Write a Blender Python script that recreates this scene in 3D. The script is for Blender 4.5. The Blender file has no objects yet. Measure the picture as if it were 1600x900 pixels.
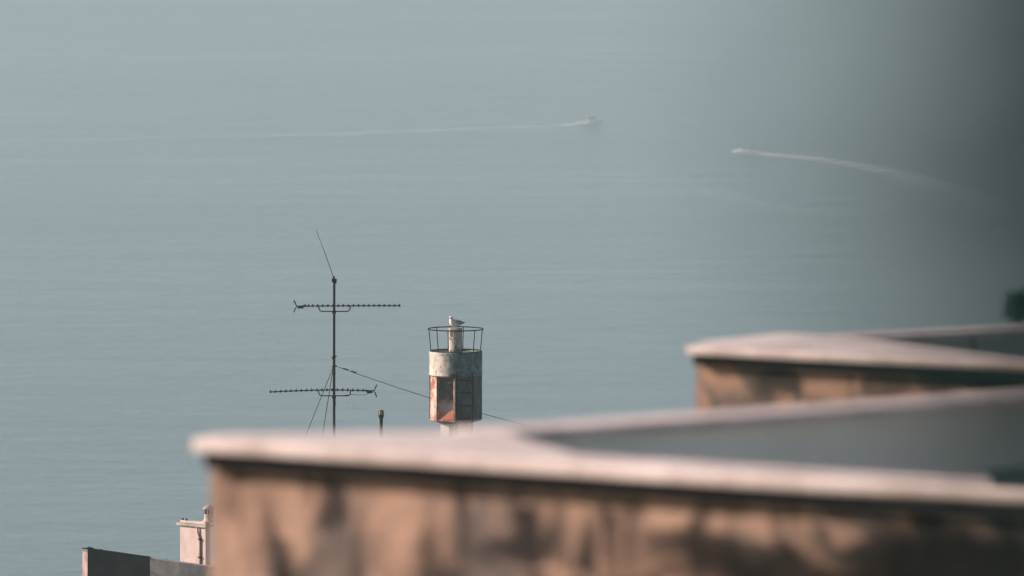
import bpy, bmesh, math, random
from mathutils import Vector, Matrix
R = math.radians
rnd = random.Random(7)
S = bpy.context.scene
COL = S.collection

# ------------------------------------------------------------------ camera
CAM = Vector((0, 0, 180.0))
PITCH = R(4.3)
FPX = 800 / math.tan(R(2.5))            # focal length in pixels of the 1600 px wide photograph
cam = bpy.data.cameras.new('camera')
cam_ob = bpy.data.objects.new('camera', cam)
COL.objects.link(cam_ob)
cam_ob.location = CAM
cam_ob.rotation_euler = (R(90) - PITCH, 0, 0)
cam.sensor_width = 36
cam.lens = 18 / math.tan(R(2.5))
cam.clip_start = 0.1
cam.clip_end = 40000
cam.dof.use_dof = True
cam.dof.focus_distance = 214.3
cam.dof.aperture_fstop = 7.3
S.camera = cam_ob

# ------------------------------------------------------------------ sky, sun, exposure
SUN_AZ = R(-98)      # measured from the direction towards the camera, negative = to the left
SUN_EL = R(23)
to_sun = Vector((math.sin(SUN_AZ) * math.cos(SUN_EL), -math.cos(SUN_AZ) * math.cos(SUN_EL), math.sin(SUN_EL)))
w = bpy.data.worlds.new('World')
S.world = w
w.use_nodes = True
nt = w.node_tree
bg = nt.nodes['Background']
sky = nt.nodes.new('ShaderNodeTexSky')
sky.sky_type = 'NISHITA'
sky.sun_disc = False
sky.sun_elevation = SUN_EL
sky.sun_rotation = math.atan2(to_sun.x, to_sun.y)
sky.air_density = 1.0
sky.dust_density = 2.0
sky.ozone_density = 1.5
nt.links.new(sky.outputs[0], bg.inputs[0])
bg.inputs[1].default_value = 0.07
sl = bpy.data.lights.new('sun', 'SUN')
sl.energy = 4.95
sl.angle = R(0.6)
sl.color = (1.0, 0.77, 0.67)
so = bpy.data.objects.new('sun', sl)
COL.objects.link(so)
so.rotation_euler = to_sun.to_track_quat('Z', 'Y').to_euler()
so.location = (-40, 0, 260)

S.view_settings.view_transform = 'Standard'
S.view_settings.look = 'None'
S.view_settings.exposure = 0.52
S.view_settings.gamma = 1
S.render.engine = 'CYCLES'
S.cycles.use_denoising = True
S.cycles.volume_bounces = 1
S.cycles.max_bounces = 8

# ------------------------------------------------------------------ helpers
FWD = Vector((0, math.cos(PITCH), -math.sin(PITCH)))
UP = Vector((0, math.sin(PITCH), math.cos(PITCH)))
RT = Vector((1, 0, 0))

def ray(px, py):
    return FWD + RT * ((px - 800) / FPX) + UP * ((450 - py) / FPX)
def P(px, py, d):
    return CAM + ray(px, py) * d
def PZ(px, py, z):
    r = ray(px, py)
    return CAM + r * ((z - CAM.z) / r.z)

def link(name, me, mat=None, parent=None, smooth=False, loc=None, rz=0):
    o = bpy.data.objects.new(name, me)
    COL.objects.link(o)
    if mat is not None and me is not None and len(me.materials) == 0:
        me.materials.append(mat)
    if parent is not None:
        o.parent = parent
    if loc is not None:
        o.location = loc
    if rz:
        o.rotation_euler = (0, 0, rz)
    if smooth and me is not None:
        for p in me.polygons:
            p.use_smooth = True
    return o
def tag(o, label=None, cat=None, group=None, kind=None):
    if label: o['label'] = label
    if cat: o['category'] = cat
    if group: o['group'] = group
    if kind: o['kind'] = kind
    return o
def thing(name, loc, label, cat, group=None, rz=0):
    return tag(link(name, None, loc=loc, rz=rz), label, cat, group)

class MB:
    """collects shapes in one bmesh"""
    def __init__(s): s.bm = bmesh.new()
    def box(s, x0, x1, y0, y1, z0, z1, bev=0.0):
        b = bmesh.new()
        vs = [b.verts.new((x, y, z)) for z in (z0, z1) for x, y in ((x0, y0), (x1, y0), (x1, y1), (x0, y1))]
        for f in ((3, 2, 1, 0), (4, 5, 6, 7), (0, 1, 5, 4), (1, 2, 6, 5), (2, 3, 7, 6), (3, 0, 4, 7)):
            b.faces.new([vs[i] for i in f])
        if bev: bmesh.ops.bevel(b, geom=b.edges[:], offset=bev, segments=2, affect='EDGES', profile=0.7)
        s.add(b); return s
    def add(s, b, m=None):
        if m is not None: bmesh.ops.transform(b, matrix=m, verts=b.verts)
        me = bpy.data.meshes.new('t'); b.to_mesh(me); b.free()
        s.bm.from_mesh(me); bpy.data.meshes.remove(me)
    def tube(s, pts, r, n=8, cap=True):
        pts = [Vector(p) for p in pts]
        rs = r if isinstance(r, (list, tuple)) else [r] * len(pts)
        rings = []
        t0 = (pts[1] - pts[0]).normalized()
        ref = Vector((0, 0, 1)) if abs(t0.z) < 0.9 else Vector((1, 0, 0))
        a = t0.cross(ref).normalized()
        for i, p in enumerate(pts):
            t = (pts[min(i + 1, len(pts) - 1)] - pts[max(i - 1, 0)]).normalized()
            a = (a - t * a.dot(t)).normalized()
            b = t.cross(a)
            rings.append([s.bm.verts.new(p + (a * math.cos(2 * math.pi * k / n) + b * math.sin(2 * math.pi * k / n)) * rs[i]) for k in range(n)])
        for i in range(len(rings) - 1):
            for k in range(n):
                s.bm.faces.new((rings[i][k], rings[i][(k + 1) % n], rings[i + 1][(k + 1) % n], rings[i + 1][k]))
        if cap:
            s.bm.faces.new(rings[0][::-1]); s.bm.faces.new(rings[-1])
        return s
    def ring(s, rad, r, z, n=48, m=8, centre=(0, 0)):
        rows = []
        for i in range(n):
            a = 2 * math.pi * i / n
            rows.append([s.bm.verts.new((centre[0] + (rad + r * math.cos(2 * math.pi * k / m)) * math.cos(a),
                                         centre[1] + (rad + r * math.cos(2 * math.pi * k / m)) * math.sin(a),
                                         z + r * math.sin(2 * math.pi * k / m))) for k in range(m)])
        for i in range(n):
            for k in range(m):
                s.bm.faces.new((rows[i][k], rows[(i + 1) % n][k], rows[(i + 1) % n][(k + 1) % m], rows[i][(k + 1) % m]))
        return s
    def lathe(s, prof, n=32, a0=0.0, cap=True, wob=0.0):
        rows = []
        for (r, z) in prof:
            rows.append([s.bm.verts.new(((r + wob * rnd.uniform(-1, 1)) * math.cos(a0 + 2 * math.pi * k / n), (r + wob * rnd.uniform(-1, 1)) * math.sin(a0 + 2 * math.pi * k / n), z)) for k in range(n)])
        for i in range(len(rows) - 1):
            for k in range(n):
                s.bm.faces.new((rows[i][k], rows[i][(k + 1) % n], rows[i + 1][(k + 1) % n], rows[i + 1][k]))
        if cap:
            s.bm.faces.new(rows[0][::-1]); s.bm.faces.new(rows[-1])
        return s
    def prism(s, poly, z0, z1, bev=0.0):
        b = bmesh.new()
        lo = [b.verts.new((p[0], p[1], z0)) for p in poly]
        hi = [b.verts.new((p[0], p[1], z1)) for p in poly]
        n = len(poly)
        b.faces.new(lo[::-1]); b.faces.new(hi)
        for i in range(n):
            b.faces.new((lo[i], lo[(i + 1) % n], hi[(i + 1) % n], hi[i]))
        bmesh.ops.recalc_face_normals(b, faces=b.faces[:])
        if bev: bmesh.ops.bevel(b, geom=b.edges[:], offset=bev, segments=2, affect='EDGES', profile=0.7)
        s.add(b); return s
    def mesh(s, name):
        me = bpy.data.meshes.new(name); s.bm.to_mesh(me); s.bm.free(); return me
    def build(s, name, mat, parent=None, smooth=False, loc=None, rz=0):
        return link(name, s.mesh(name), mat, parent, smooth, loc, rz)

# ------------------------------------------------------------------ materials
def N(nt, t, **kw):
    n = nt.nodes.new('ShaderNode' + t)
    for k, v in kw.items():
        if k in n.inputs: n.inputs[k].default_value = v
        else: setattr(n, k, v)
    return n
def mat_base(name):
    m = bpy.data.materials.new(name); m.use_nodes = True
    nt = m.node_tree
    return m, nt, nt.nodes['Principled BSDF']
def mixc(nt, fac, a, b, blend='MIX'):
    n = nt.nodes.new('ShaderNodeMix'); n.data_type = 'RGBA'; n.blend_type = blend
    for sock, v in ((n.inputs[0], fac), (n.inputs[6], a), (n.inputs[7], b)):
        if hasattr(v, 'is_linked'): nt.links.new(v, sock)
        elif isinstance(v, tuple): sock.default_value = (*v, 1) if len(v) == 3 else v
        else: sock.default_value = v
    return n.outputs[2]
def noise(nt, scale, detail=4, rough=0.55, coord='Object', stretch=(1, 1, 1), offset=(0, 0, 0), dist=0.0):
    tc = N(nt, 'TexCoord'); mp = N(nt, 'Mapping')
    mp.inputs['Scale'].default_value = stretch; mp.inputs['Location'].default_value = offset
    nt.links.new(tc.outputs[coord], mp.inputs[0])
    n = N(nt, 'TexNoise'); n.inputs['Scale'].default_value = scale
    n.inputs['Detail'].default_value = detail; n.inputs['Roughness'].default_value = rough
    n.inputs['Distortion'].default_value = dist
    nt.links.new(mp.outputs[0], n.inputs['Vector'])
    return n.outputs['Fac']
def ramp(nt, fac, lo, hi):
    n = N(nt, 'MapRange'); n.interpolation_type = 'SMOOTHSTEP'
    n.inputs['From Min'].default_value = lo; n.inputs['From Max'].default_value = hi
    nt.links.new(fac, n.inputs[0]); return n.outputs[0]
def bump(nt, bsdf, h, strength, dist):
    b = N(nt, 'Bump'); b.inputs['Strength'].default_value = strength; b.inputs['Distance'].default_value = dist
    nt.links.new(h, b.inputs['Height']); nt.links.new(b.outputs[0], bsdf.inputs['Normal'])
def simple(name, col, rough=0.6, col2=None, scale=6.0, metal=0.0, bmp=0.0, stretch=(1, 1, 1)):
    m, nt, b = mat_base(name)
    col2 = col2 or tuple(c * 0.7 for c in col)
    f = noise(nt, scale, 5, 0.6, stretch=stretch)
    nt.links.new(mixc(nt, ramp(nt, f, 0.35, 0.7), col, col2), b.inputs['Base Color'])
    b.inputs['Roughness'].default_value = rough; b.inputs['Metallic'].default_value = metal
    if max(col) < 0.06: b.inputs['Specular IOR Level'].default_value = 0.08
    if bmp: bump(nt, b, noise(nt, scale * 4, 4), 0.5, bmp)
    return m

def plaster(name, col, col2, dark, stains_and_shade=(), cover=(0.55, 0.72), bright=(), soot=()):  # soot: places of near-black patches
    """old lime plaster: two tones, vertical run marks and dark stain and painted-shade patches at given places (metres along / down the wall)"""
    m, nt, b = mat_base(name)
    c = mixc(nt, ramp(nt, noise(nt, 3.2, 5, 0.6, stretch=(1, 1, 0.7)), 0.42, 0.60), col, col2)
    run = noise(nt, 4.5, 4, 0.6, stretch=(1.6, 1.6, 0.35), offset=(3, 1, 7))
    c = mixc(nt, ramp(nt, run, cover[0], cover[1]), c, dark)
    tc = N(nt, 'TexCoord'); sep = N(nt, 'SeparateXYZ')
    wob = N(nt, 'TexNoise'); wob.inputs['Scale'].default_value = 4.0; wob.inputs['Detail'].default_value = 4
    nt.links.new(tc.outputs['Object'], wob.inputs['Vector'])
    vm = N(nt, 'VectorMath', operation='MULTIPLY_ADD')
    nt.links.new(wob.outputs['Color'], vm.inputs[0]); vm.inputs[1].default_value = (0.28, 0, 0.28)
    nt.links.new(tc.outputs['Object'], vm.inputs[2])
    for lst, tone in ((stains_and_shade, dark), (bright, col), (soot, (0.006, 0.007, 0.006))):
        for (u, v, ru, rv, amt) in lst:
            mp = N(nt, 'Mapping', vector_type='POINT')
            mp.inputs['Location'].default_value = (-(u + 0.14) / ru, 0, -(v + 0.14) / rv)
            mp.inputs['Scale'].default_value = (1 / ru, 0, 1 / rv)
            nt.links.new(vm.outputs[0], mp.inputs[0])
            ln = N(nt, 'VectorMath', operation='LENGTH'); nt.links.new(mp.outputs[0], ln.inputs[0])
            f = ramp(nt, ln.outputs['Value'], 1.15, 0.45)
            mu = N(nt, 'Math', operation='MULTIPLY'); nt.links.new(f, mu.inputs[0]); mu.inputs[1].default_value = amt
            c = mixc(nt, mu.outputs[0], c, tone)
    nt.links.new(c, b.inputs['Base Color'])
    b.inputs['Roughness'].default_value = 0.95; b.inputs['Specular IOR Level'].default_value = 0.12
    bump(nt, b, noise(nt, 14, 6, 0.65), 0.6, 0.02)
    return m

M = {}
M['dark_metal'] = simple('dark_galvanised_metal', (0.006, 0.009, 0.010), 0.7, (0.01, 0.011, 0.011), 9)
M['black_metal'] = simple('black_painted_iron', (0.006, 0.009, 0.010), 0.65, (0.016, 0.012, 0.010), 12)
M['cable'] = simple('black_cable_rubber', (0.02, 0.021, 0.022), 0.6)
M['coping'] = simple('white_painted_coping', (0.77, 0.69, 0.655), 0.85, (0.50, 0.43, 0.40), 4.0, bmp=0.01)
M['coping_shade'] = simple('coping_shade_dark', (0.016, 0.017, 0.018), 0.8, (0.03, 0.028, 0.027), 5, bmp=0.004)  # near-black tone of the painted shadow line below the copings
M['deck'] = simple('pale_roof_screed', (0.62, 0.54, 0.48), 0.9, (0.5, 0.44, 0.40), 1.5, bmp=0.01)

# ------------------------------------------------------------------ sea
def sea_material():
    m, nt, b = mat_base('sea_water')
    b.inputs['Base Color'].default_value = (0.008, 0.05, 0.075, 1)
    b.inputs['IOR'].default_value = 1.333
    b.inputs['Roughness'].default_value = 0.16
    n1 = noise(nt, 0.30, 5, 0.62, coord='Object', stretch=(0.55, 1.0, 1), dist=0.6)
    n2 = noise(nt, 0.035, 4, 0.55, coord='Object', stretch=(0.5, 1.0, 1), offset=(40, 3, 0))
    n3 = noise(nt, 0.006, 4, 0.6, coord='Object', stretch=(0.35, 1.0, 1), offset=(9, 5, 0))
    # wind patches: broad areas where the ripples stand higher or lower
    amp = N(nt, 'MapRange'); nt.links.new(n3, amp.inputs[0])
    amp.inputs['From Min'].default_value = 0.35; amp.inputs['From Max'].default_value = 0.65
    amp.inputs['To Min'].default_value = 0.6; amp.inputs['To Max'].default_value = 1.0
    a = N(nt, 'Math', operation='MULTIPLY'); nt.links.new(n1, a.inputs[0]); nt.links.new(amp.outputs[0], a.inputs[1])
    s = N(nt, 'Math', operation='MULTIPLY_ADD'); nt.links.new(n2, s.inputs[0]); s.inputs[1].default_value = 1.6; nt.links.new(a.outputs[0], s.inputs[2])
    rr = N(nt, 'MapRange'); nt.links.new(n3, rr.inputs[0])
    rr.inputs['From Min'].default_value = 0.35; rr.inputs['From Max'].default_value = 0.65
    rr.inputs['To Min'].default_value = 0.14; rr.inputs['To Max'].default_value = 0.19
    nt.links.new(rr.outputs[0], b.inputs['Roughness'])
    bump(nt, b, s.outputs[0], 1.0, 3.8)
    return m
M['sea'] = sea_material()
sb = bmesh.new()
vs = [sb.verts.new(p) for p in ((-9000, 300, 0), (9000, 300, 0), (9000, 16000, 0), (-9000, 16000, 0))]
sb.faces.new(vs)
me = bpy.data.meshes.new('sea'); sb.to_mesh(me); sb.free()
tag(link('sea', me, M['sea']), kind='structure')

# ------------------------------------------------------------------ hillside below the camera
def terrain():
    prof = [(-160, 181), (-60, 180), (-12, 178.6), (0, 178.35), (9, 178.2), (22, 174.5), (40, 170.5), (60, 168.3), (82, 165.4), (120, 161),
            (190, 153.5), (214, 152.0), (240, 150.5), (330, 128), (480, 78), (620, 30), (720, -3), (740, -5)]
    def zy(y):
        for (a, za), (b, zb) in zip(prof, prof[1:]):
            if y <= b:
                t = max(0, (y - a) / (b - a)); t = t * t * (3 - 2 * t) * 0.5 + t * 0.5
                return za + (zb - za) * t
        return prof[-1][1]
    ys = [-160 + 6 * i for i in range(151)]; xs = [-420 + 14 * i for i in range(61)]
    verts = []; faces = []
    for y in ys:
        for x in xs:
            near = min(1, max(0, (abs(x) - 12) / 40))
            dz = near * (3.0 * math.sin(x * 0.021 + y * 0.013) + 1.2 * math.sin(x * 0.07 - y * 0.05)) - max(0, near * 3.5)
            verts.append((x, y, min(181.5, zy(y) + dz)))
    n = len(xs)
    for j in range(len(ys) - 1):
        for i in range(n - 1):
            faces.append((j * n + i, j * n + i + 1, (j + 1) * n + i + 1, (j + 1) * n + i))
    me = bpy.data.meshes.new('terrain'); me.from_pydata(verts, [], faces)
    m, nt, b = mat_base('dry_hillside_scrub')
    c = mixc(nt, ramp(nt, noise(nt, 0.15, 6, 0.65), 0.4, 0.6), (0.055, 0.075, 0.03), (0.16, 0.13, 0.075))
    nt.links.new(c, b.inputs['Base Color']); b.inputs['Roughness'].default_value = 0.95
    bump(nt, b, noise(nt, 1.4, 6, 0.7), 0.8, 0.5)
    tag(link('terrain', me, m, smooth=True), kind='structure')
terrain()

# ------------------------------------------------------------------ haze: one closed box round everything
hm = bpy.data.materials.new('haze_air'); hm.use_nodes = True
nt = hm.node_tree; nt.nodes.clear()
out = N(nt, 'OutputMaterial'); pv = N(nt, 'VolumePrincipled')
pv.inputs['Color'].default_value = (0.665, 0.885, 0.945, 1)
pv.inputs['Density'].default_value = 0.00027
pv.inputs['Anisotropy'].default_value = 0.25
nt.links.new(pv.outputs[0], out.inputs['Volume'])
try: hm.cycles.homogeneous_volume = True
except Exception: pass
tag(MB().box(-9500, 9500, -300, 16500, -6.5, 187).build('haze', hm), kind='stuff')

# ------------------------------------------------------------------ the two near roof terraces
def line_offset(a, b, d):
    t = (b - a).normalized(); n = Vector((-t.y, t.x)); return a + n * d, b + n * d
def terrace(name, d0, corner, front_px, rear_px, lip, over, length, wall_mat, base_z, wc_f, wc_r, label, slab_px, rear_x):
    zt = P(corner[0], corner[1], d0).z
    a = PZ(*front_px[0], zt).xy; b = PZ(*front_px[1], zt).xy
    b = a + (b - a).normalized() * length
    c = PZ(*rear_px[0], zt).xy; d = PZ(*rear_px[1], zt).xy
    d = c + (d - c).normalized() * length
    root = thing(name, (a.x, a.y, base_z), label, 'house')
    rz = math.atan2(b.y - a.y, b.x - a.x)
    off = Vector((a.x, a.y))
    def loc2(p): return (p - off)
    # front wall, built in a frame whose x axis runs along it
    Lf = (b - a).length; zt0 = zt - base_z
    k = d0 / 52.0 if d0 < 40 else d0 / 78.0          # size of this terrace's masonry
    strip_h = 0.075 * k
    MB().box(over * 0.2, Lf - 0.05, over * 0.45, over + 0.2 * k, zt0 - lip - strip_h, zt0 - lip - 0.001, 0.003).build('coping_shade_strip', M['coping_shade'], root, rz=rz)  # dark strip added as the shadow line of the coping's overhang
    fr = MB().box(0.004, Lf - 0.1, over, over + 0.24 * k, 0, zt0 - lip - strip_h - 0.001)
    o = fr.build('front_wall', wall_mat[0], root, rz=rz)
    o = MB().box(0, Lf, 0, wc_f, zt0 - lip, zt0, 0.012).build('coping', M['coping'], root, rz=rz)
    o['label'] = 'white coping on the sunlit front parapet'
    # white slab closing the acute corner between the two copings
    pts = [loc2(PZ(x, y, zt - 0.006).xy) for x, y in slab_px]
    o = MB().prism(pts, zt0 - lip * 0.9, zt0 - 0.006, 0.003).build('corner_slab', M['coping'], root)
    cen = sum(pts, Vector((0, 0))) / len(pts)
    MB().prism([pts[1].lerp(cen, 0.3), pts[2].lerp(cen, 0.12), pts[3].lerp(cen, 0.12), pts[3].lerp(cen, 0.3), pts[2].lerp(cen, 0.3)], 0, zt0 - lip * 0.9 - 0.002).build('corner_wall', wall_mat[1], root)
    rz2 = math.atan2(d.y - c.y, d.x - c.x)
    c = c + (d - c).normalized() * (1 if rear_x > rear_px[0][0] else -1) * ((PZ(rear_x, rear_px[0][1] + (rear_px[1][1] - rear_px[0][1]) * (rear_x - rear_px[0][0]) / (rear_px[1][0] - rear_px[0][0]), zt).xy - c).length)
    Lr = (d - c).length
    cl = loc2(c)
    o = MB().box(0.03, Lr - 0.1, 0.03, wc_r - 0.03, 0, zt0 - lip * 0.8 - 0.004).build('rear_wall', wall_mat[1], root, loc=(cl.x, cl.y, 0), rz=rz2)
    o = MB().box(0.0, Lr, 0, wc_r, zt0 - lip * 0.8 - 0.004, zt0 - 0.004, 0.012).build('coping', M['coping'], root, loc=(cl.x, cl.y, 0), rz=rz2)
    o['label'] = 'white coping on the shaded rear parapet'
    # closing wall at the far right and the deck between the walls
    e0, e1 = loc2(b), loc2(d)
    t = (e1 - e0).normalized(); nrm = Vector((t.y, -t.x))
    MB().prism([e0 - nrm * 0.32, e1 - nrm * 0.32, e1 - nrm * 0.12, e0 - nrm * 0.12], 0, zt0 - lip - 0.02).build('end_wall', wall_mat[1], root)
    ca = loc2(a) + (loc2(b) - loc2(a)).normalized() * 0.7
    tf = (loc2(b) - loc2(a)).normalized(); nf = Vector((-tf.y, tf.x)) * (over + 0.2 * k)
    MB().prism([ca + nf, e0 - nrm * 0.33 + nf, e1 - nrm * 0.33, cl + (loc2(d) - cl).normalized() * 0.7], zt0 - 0.5, zt0 - 0.34).build('roof_deck', M['deck'], root)
    return root, zt, a, b, c, d

# dark patches: metres along the wall from its left corner, height above the wall foot
DA, DB = 32.0, 48.0
KA, KB = DA / 52.0, DB / 78.0
HA_BASE = 170.0
zA = P(300, 684, DA).z
def on_wall(lst, z, fa, fb, over, base):
    """marks seen at photo pixels, as metres along and up the wall they are on"""
    a = PZ(*fa, z).xy; b = PZ(*fb, z).xy; t = (b - a).normalized(); n = Vector((-t.y, t.x)); a = a + n * over; out = []
    for (px, py, rx, ry, amt) in lst:
        r = ray(px, py); k = (a - CAM.xy).dot(n) / r.xy.dot(n); h = CAM + r * k; m = k / FPX
        out.append(((h.xy - a).dot(t), h.z - base, rx * m / max(0.3, t.x), ry * m, amt))
    return out
FA = ((300, 684), (1600, 768))
stA = on_wall([(345, 748, 50, 12, .55), (345, 790, 22, 30, .45), (515, 775, 30, 55, .8), (425, 850, 16, 40, .4), (835, 850, 75, 36, .85), (760, 850, 60, 30, .5), (660, 865, 35, 40, .5), (742, 785, 18, 45, .5), (690, 890, 70, 16, .6),
       (1085, 868, 140, 30, .8), (1150, 800, 40, 22, .6), (1460, 850, 260, 40, .85), (985, 800, 22, 45, .45), (585, 850, 20, 60, .3)], zA, *FA, 0.125 * KA, HA_BASE)
blackA = on_wall([(1300, 905, 330, 48, .9), (1560, 895, 330, 85, .97), (1000, 905, 110, 20, .6)], zA, *FA, 0.125 * KA, HA_BASE)  # near-black patches along the lower right of the wall
brA = on_wall([(455, 805, 32, 80, .95), (650, 795, 45, 40, .4), (890, 795, 100, 16, .7), (1045, 805, 60, 30, .9), (1310, 822, 70, 12, .6), (900, 895, 90, 10, .6), (370, 830, 30, 60, .3)], zA, *FA, 0.125 * KA, HA_BASE)
M['plaster_a'] = plaster('peach_plaster_stained', (0.44, 0.30, 0.225), (0.16, 0.132, 0.118), (0.026, 0.024, 0.023), stA, (0.44, 0.70), brA, blackA)
M['plaster_a_in'] = plaster('pale_plaster_inner', (0.88, 0.88, 0.78), (0.84, 0.84, 0.74), (0.19, 0.22, 0.17), [(3.0, zA - HA_BASE - 0.1, 1.6, 1.6, 0.62)], (0.66, 0.9))  # right-hand darkening is the inner wall's shade gradient put into colour
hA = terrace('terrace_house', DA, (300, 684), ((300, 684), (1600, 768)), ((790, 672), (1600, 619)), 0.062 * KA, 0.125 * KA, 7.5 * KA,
             (M['plaster_a'], M['plaster_a_in']), HA_BASE, 0.36 * KA, 0.30 * KA,
             'nearest blurred house corner with stained peach wall and long white copings across the foreground',
             [(304, 686), (330, 678), (560, 675), (780, 672), (835, 690), (910, 712), (900, 722)], 770)
HB_BASE = 167.0
zB = P(1070, 541, DB).z
FB = ((1070, 541), (1600, 568))
stB = on_wall([(1205, 600, 48, 40, .9), (1385, 600, 40, 30, .7), (1520, 605, 130, 35, .9)], zB, *FB, 0.13 * KB, HB_BASE)
brB = on_wall([(1125, 600, 35, 35, .9), (1290, 612, 60, 22, .9)], zB, *FB, 0.13 * KB, HB_BASE)
M['plaster_b'] = plaster('ochre_plaster_stained', (0.40, 0.265, 0.19), (0.16, 0.13, 0.11), (0.04, 0.035, 0.032), stB, (0.5, 0.7), brB)
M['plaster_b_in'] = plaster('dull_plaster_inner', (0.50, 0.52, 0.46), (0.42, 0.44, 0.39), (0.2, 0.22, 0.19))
hB = terrace('terrace_house', DB, (1070, 541), ((1070, 541), (1600, 568)), ((1082, 539), (1600, 512)), 0.054 * KB, 0.13 * KB, 7.5 * KB,
             (M['plaster_b'], M['plaster_b_in']), HB_BASE, 0.34 * KB, 0.28 * KB,
             'smaller blurred house corner with white coping standing behind the nearest one at right',
             [(1073, 542), (1100, 533), (1225, 520), (1330, 527), (1590, 560), (1590, 564)], 1300)

# dark sheet metal box lying on the near coping, and a dark flue on the farther terrace
zt_, pa, pb = hA[1], hA[2], hA[3]
tdir = (pb - pa).normalized(); ndir = Vector((-tdir.y, tdir.x))
p0 = PZ(1521, 766, zt_).xy
t_ = thing('metal_box', (p0.x + ndir.x * 0.07, p0.y + ndir.y * 0.07, zt_), 'low dark metal box lying on the nearest white coping at the right edge', 'box', rz=math.atan2(tdir.y, tdir.x))
teal = simple('dark_teal_sheet_metal', (0.018, 0.045, 0.047), 0.5, (0.03, 0.05, 0.05), 5)
MB().box(0, 0.42, 0, 0.13, 0, 0.031, 0.005).build('body', teal, t_)
MB().box(-0.008, 0.428, -0.008, 0.138, 0.032, 0.041, 0.003).build('lid', teal, t_)
p = P(1588, 507, DB * 1.035)
zdk = hB[1] - 0.34
t_ = thing('potted_shrub', (p.x, p.y, zdk), 'dark blurred shrub at the right edge above the farther rear parapet', 'plant')
fh = p.z - zdk
MB().lathe([(0.07, 0), (0.085, 0.12), (0.095, 0.16), (0.088, 0.165), (0.08, 0.14)], 20).build('pot', simple('dark_glazed_pot', (0.05, 0.06, 0.06), 0.5), t_, True)
MB().tube([(0, 0, 0.12), (0.005, 0, fh * 0.7), (0, 0, fh + 0.04)], [0.012, 0.01, 0.006], 8).build('stem', simple('shrub_stem', (0.08, 0.06, 0.045), 0.9), t_, True)
vv, ff = [], []
for i in range(620):
    d = Vector((rnd.gauss(0, 1), rnd.gauss(0, 1), rnd.gauss(0, 1))).normalized(); r_ = rnd.uniform(0.2, 1) ** 0.5
    q = Vector((d.x * 0.06 * r_, d.y * 0.06 * r_, fh + 0.07 + d.z * 0.085 * r_)) + Vector((0.015 * math.sin(i), 0.0, 0.0))
    u_ = Vector((rnd.gauss(0, 1), rnd.gauss(0, 1), rnd.gauss(0, 1))).normalized(); w_ = u_.cross(d).normalized(); l_ = rnd.uniform(.018, .03)
    k = len(vv); vv += [tuple(q), tuple(q + u_ * l_ * .5 + w_ * l_ * .25), tuple(q + u_ * l_), tuple(q + u_ * l_ * .5 - w_ * l_ * .25)]
    ff += [(k, k + 1, k + 2), (k, k + 2, k + 3)]
me = bpy.data.meshes.new('foliage'); me.from_pydata(vv, [], ff)
link('foliage', me, simple('dark_shrub_leaf', (0.04, 0.085, 0.075), 0.8, (0.06, 0.10, 0.09), 20), t_)

# ------------------------------------------------------------------ the flat-roofed house below, with parapet and chimney
DL = 214.0
SL = DL / FPX                                   # metres per photo pixel at the beacon
ROOF = 157.0
t_ = thing('flat_roofed_house', (P(500, 700, DL).x, DL, 151.0), 'flat-roofed house with blackened parapet and pale pink chimney at lower left', 'house')
hx, hy, hz = t_.location
M['house'] = simple('pale_pink_render', (0.62, 0.50, 0.44), 0.9, (0.5, 0.42, 0.38), 1.2, bmp=0.01)
MB().prism([(-6, -5), (9, -5), (9, 8), (-6, 8)], 0, ROOF - 151 - 0.2).build('wall', M['house'], t_)
MB().prism([(-6.15, -5.15), (9.15, -5.15), (9.15, 8.15), (-6.15, 8.15)], ROOF - 151 - 0.2, ROOF - 151).build('roof_slab', M['deck'], t_)
def L(px, py, d):                                # position in the house's frame
    q = P(px, py, d); return Vector((q.x - hx, q.y - hy, q.z - 151.0))
def slab(name, poly_px, d_top, thick, mat, parent, d_of, z0):
    # wall of constant thickness whose top follows the given pixels; runs down to z0
    b = bmesh.new(); rows = []
    for i, (px, py) in enumerate(poly_px):
        q = L(px, py, d_of(i)); rows.append([b.verts.new((q.x, q.y, z0)), b.verts.new((q.x, q.y, q.z)),
                                             b.verts.new((q.x + 0.01, q.y + thick, q.z)), b.verts.new((q.x + 0.01, q.y + thick, z0))])
    for i in range(len(rows) - 1):
        for k in range(3):
            b.faces.new((rows[i][k], rows[i + 1][k], rows[i + 1][k + 1], rows[i][k + 1]))
    b.faces.new(rows[0]); b.faces.new(rows[-1][::-1])
    bmesh.ops.recalc_face_normals(b, faces=b.faces[:])
    me = bpy.data.meshes.new(name); b.to_mesh(me); b.free()
    return link(name, me, mat, parent)
M['bitumen'] = simple('black_bitumen_coat', (0.005, 0.010, 0.010), 0.9, (0.016, 0.021, 0.02), 2.5, bmp=0.01)
M['grey_render'] = simple('grey_cement_render', (0.34, 0.335, 0.31), 0.9, (0.24, 0.245, 0.225), 3.5, bmp=0.01, stretch=(1, 1, 0.4))
zr = ROOF - 151.0
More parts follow.
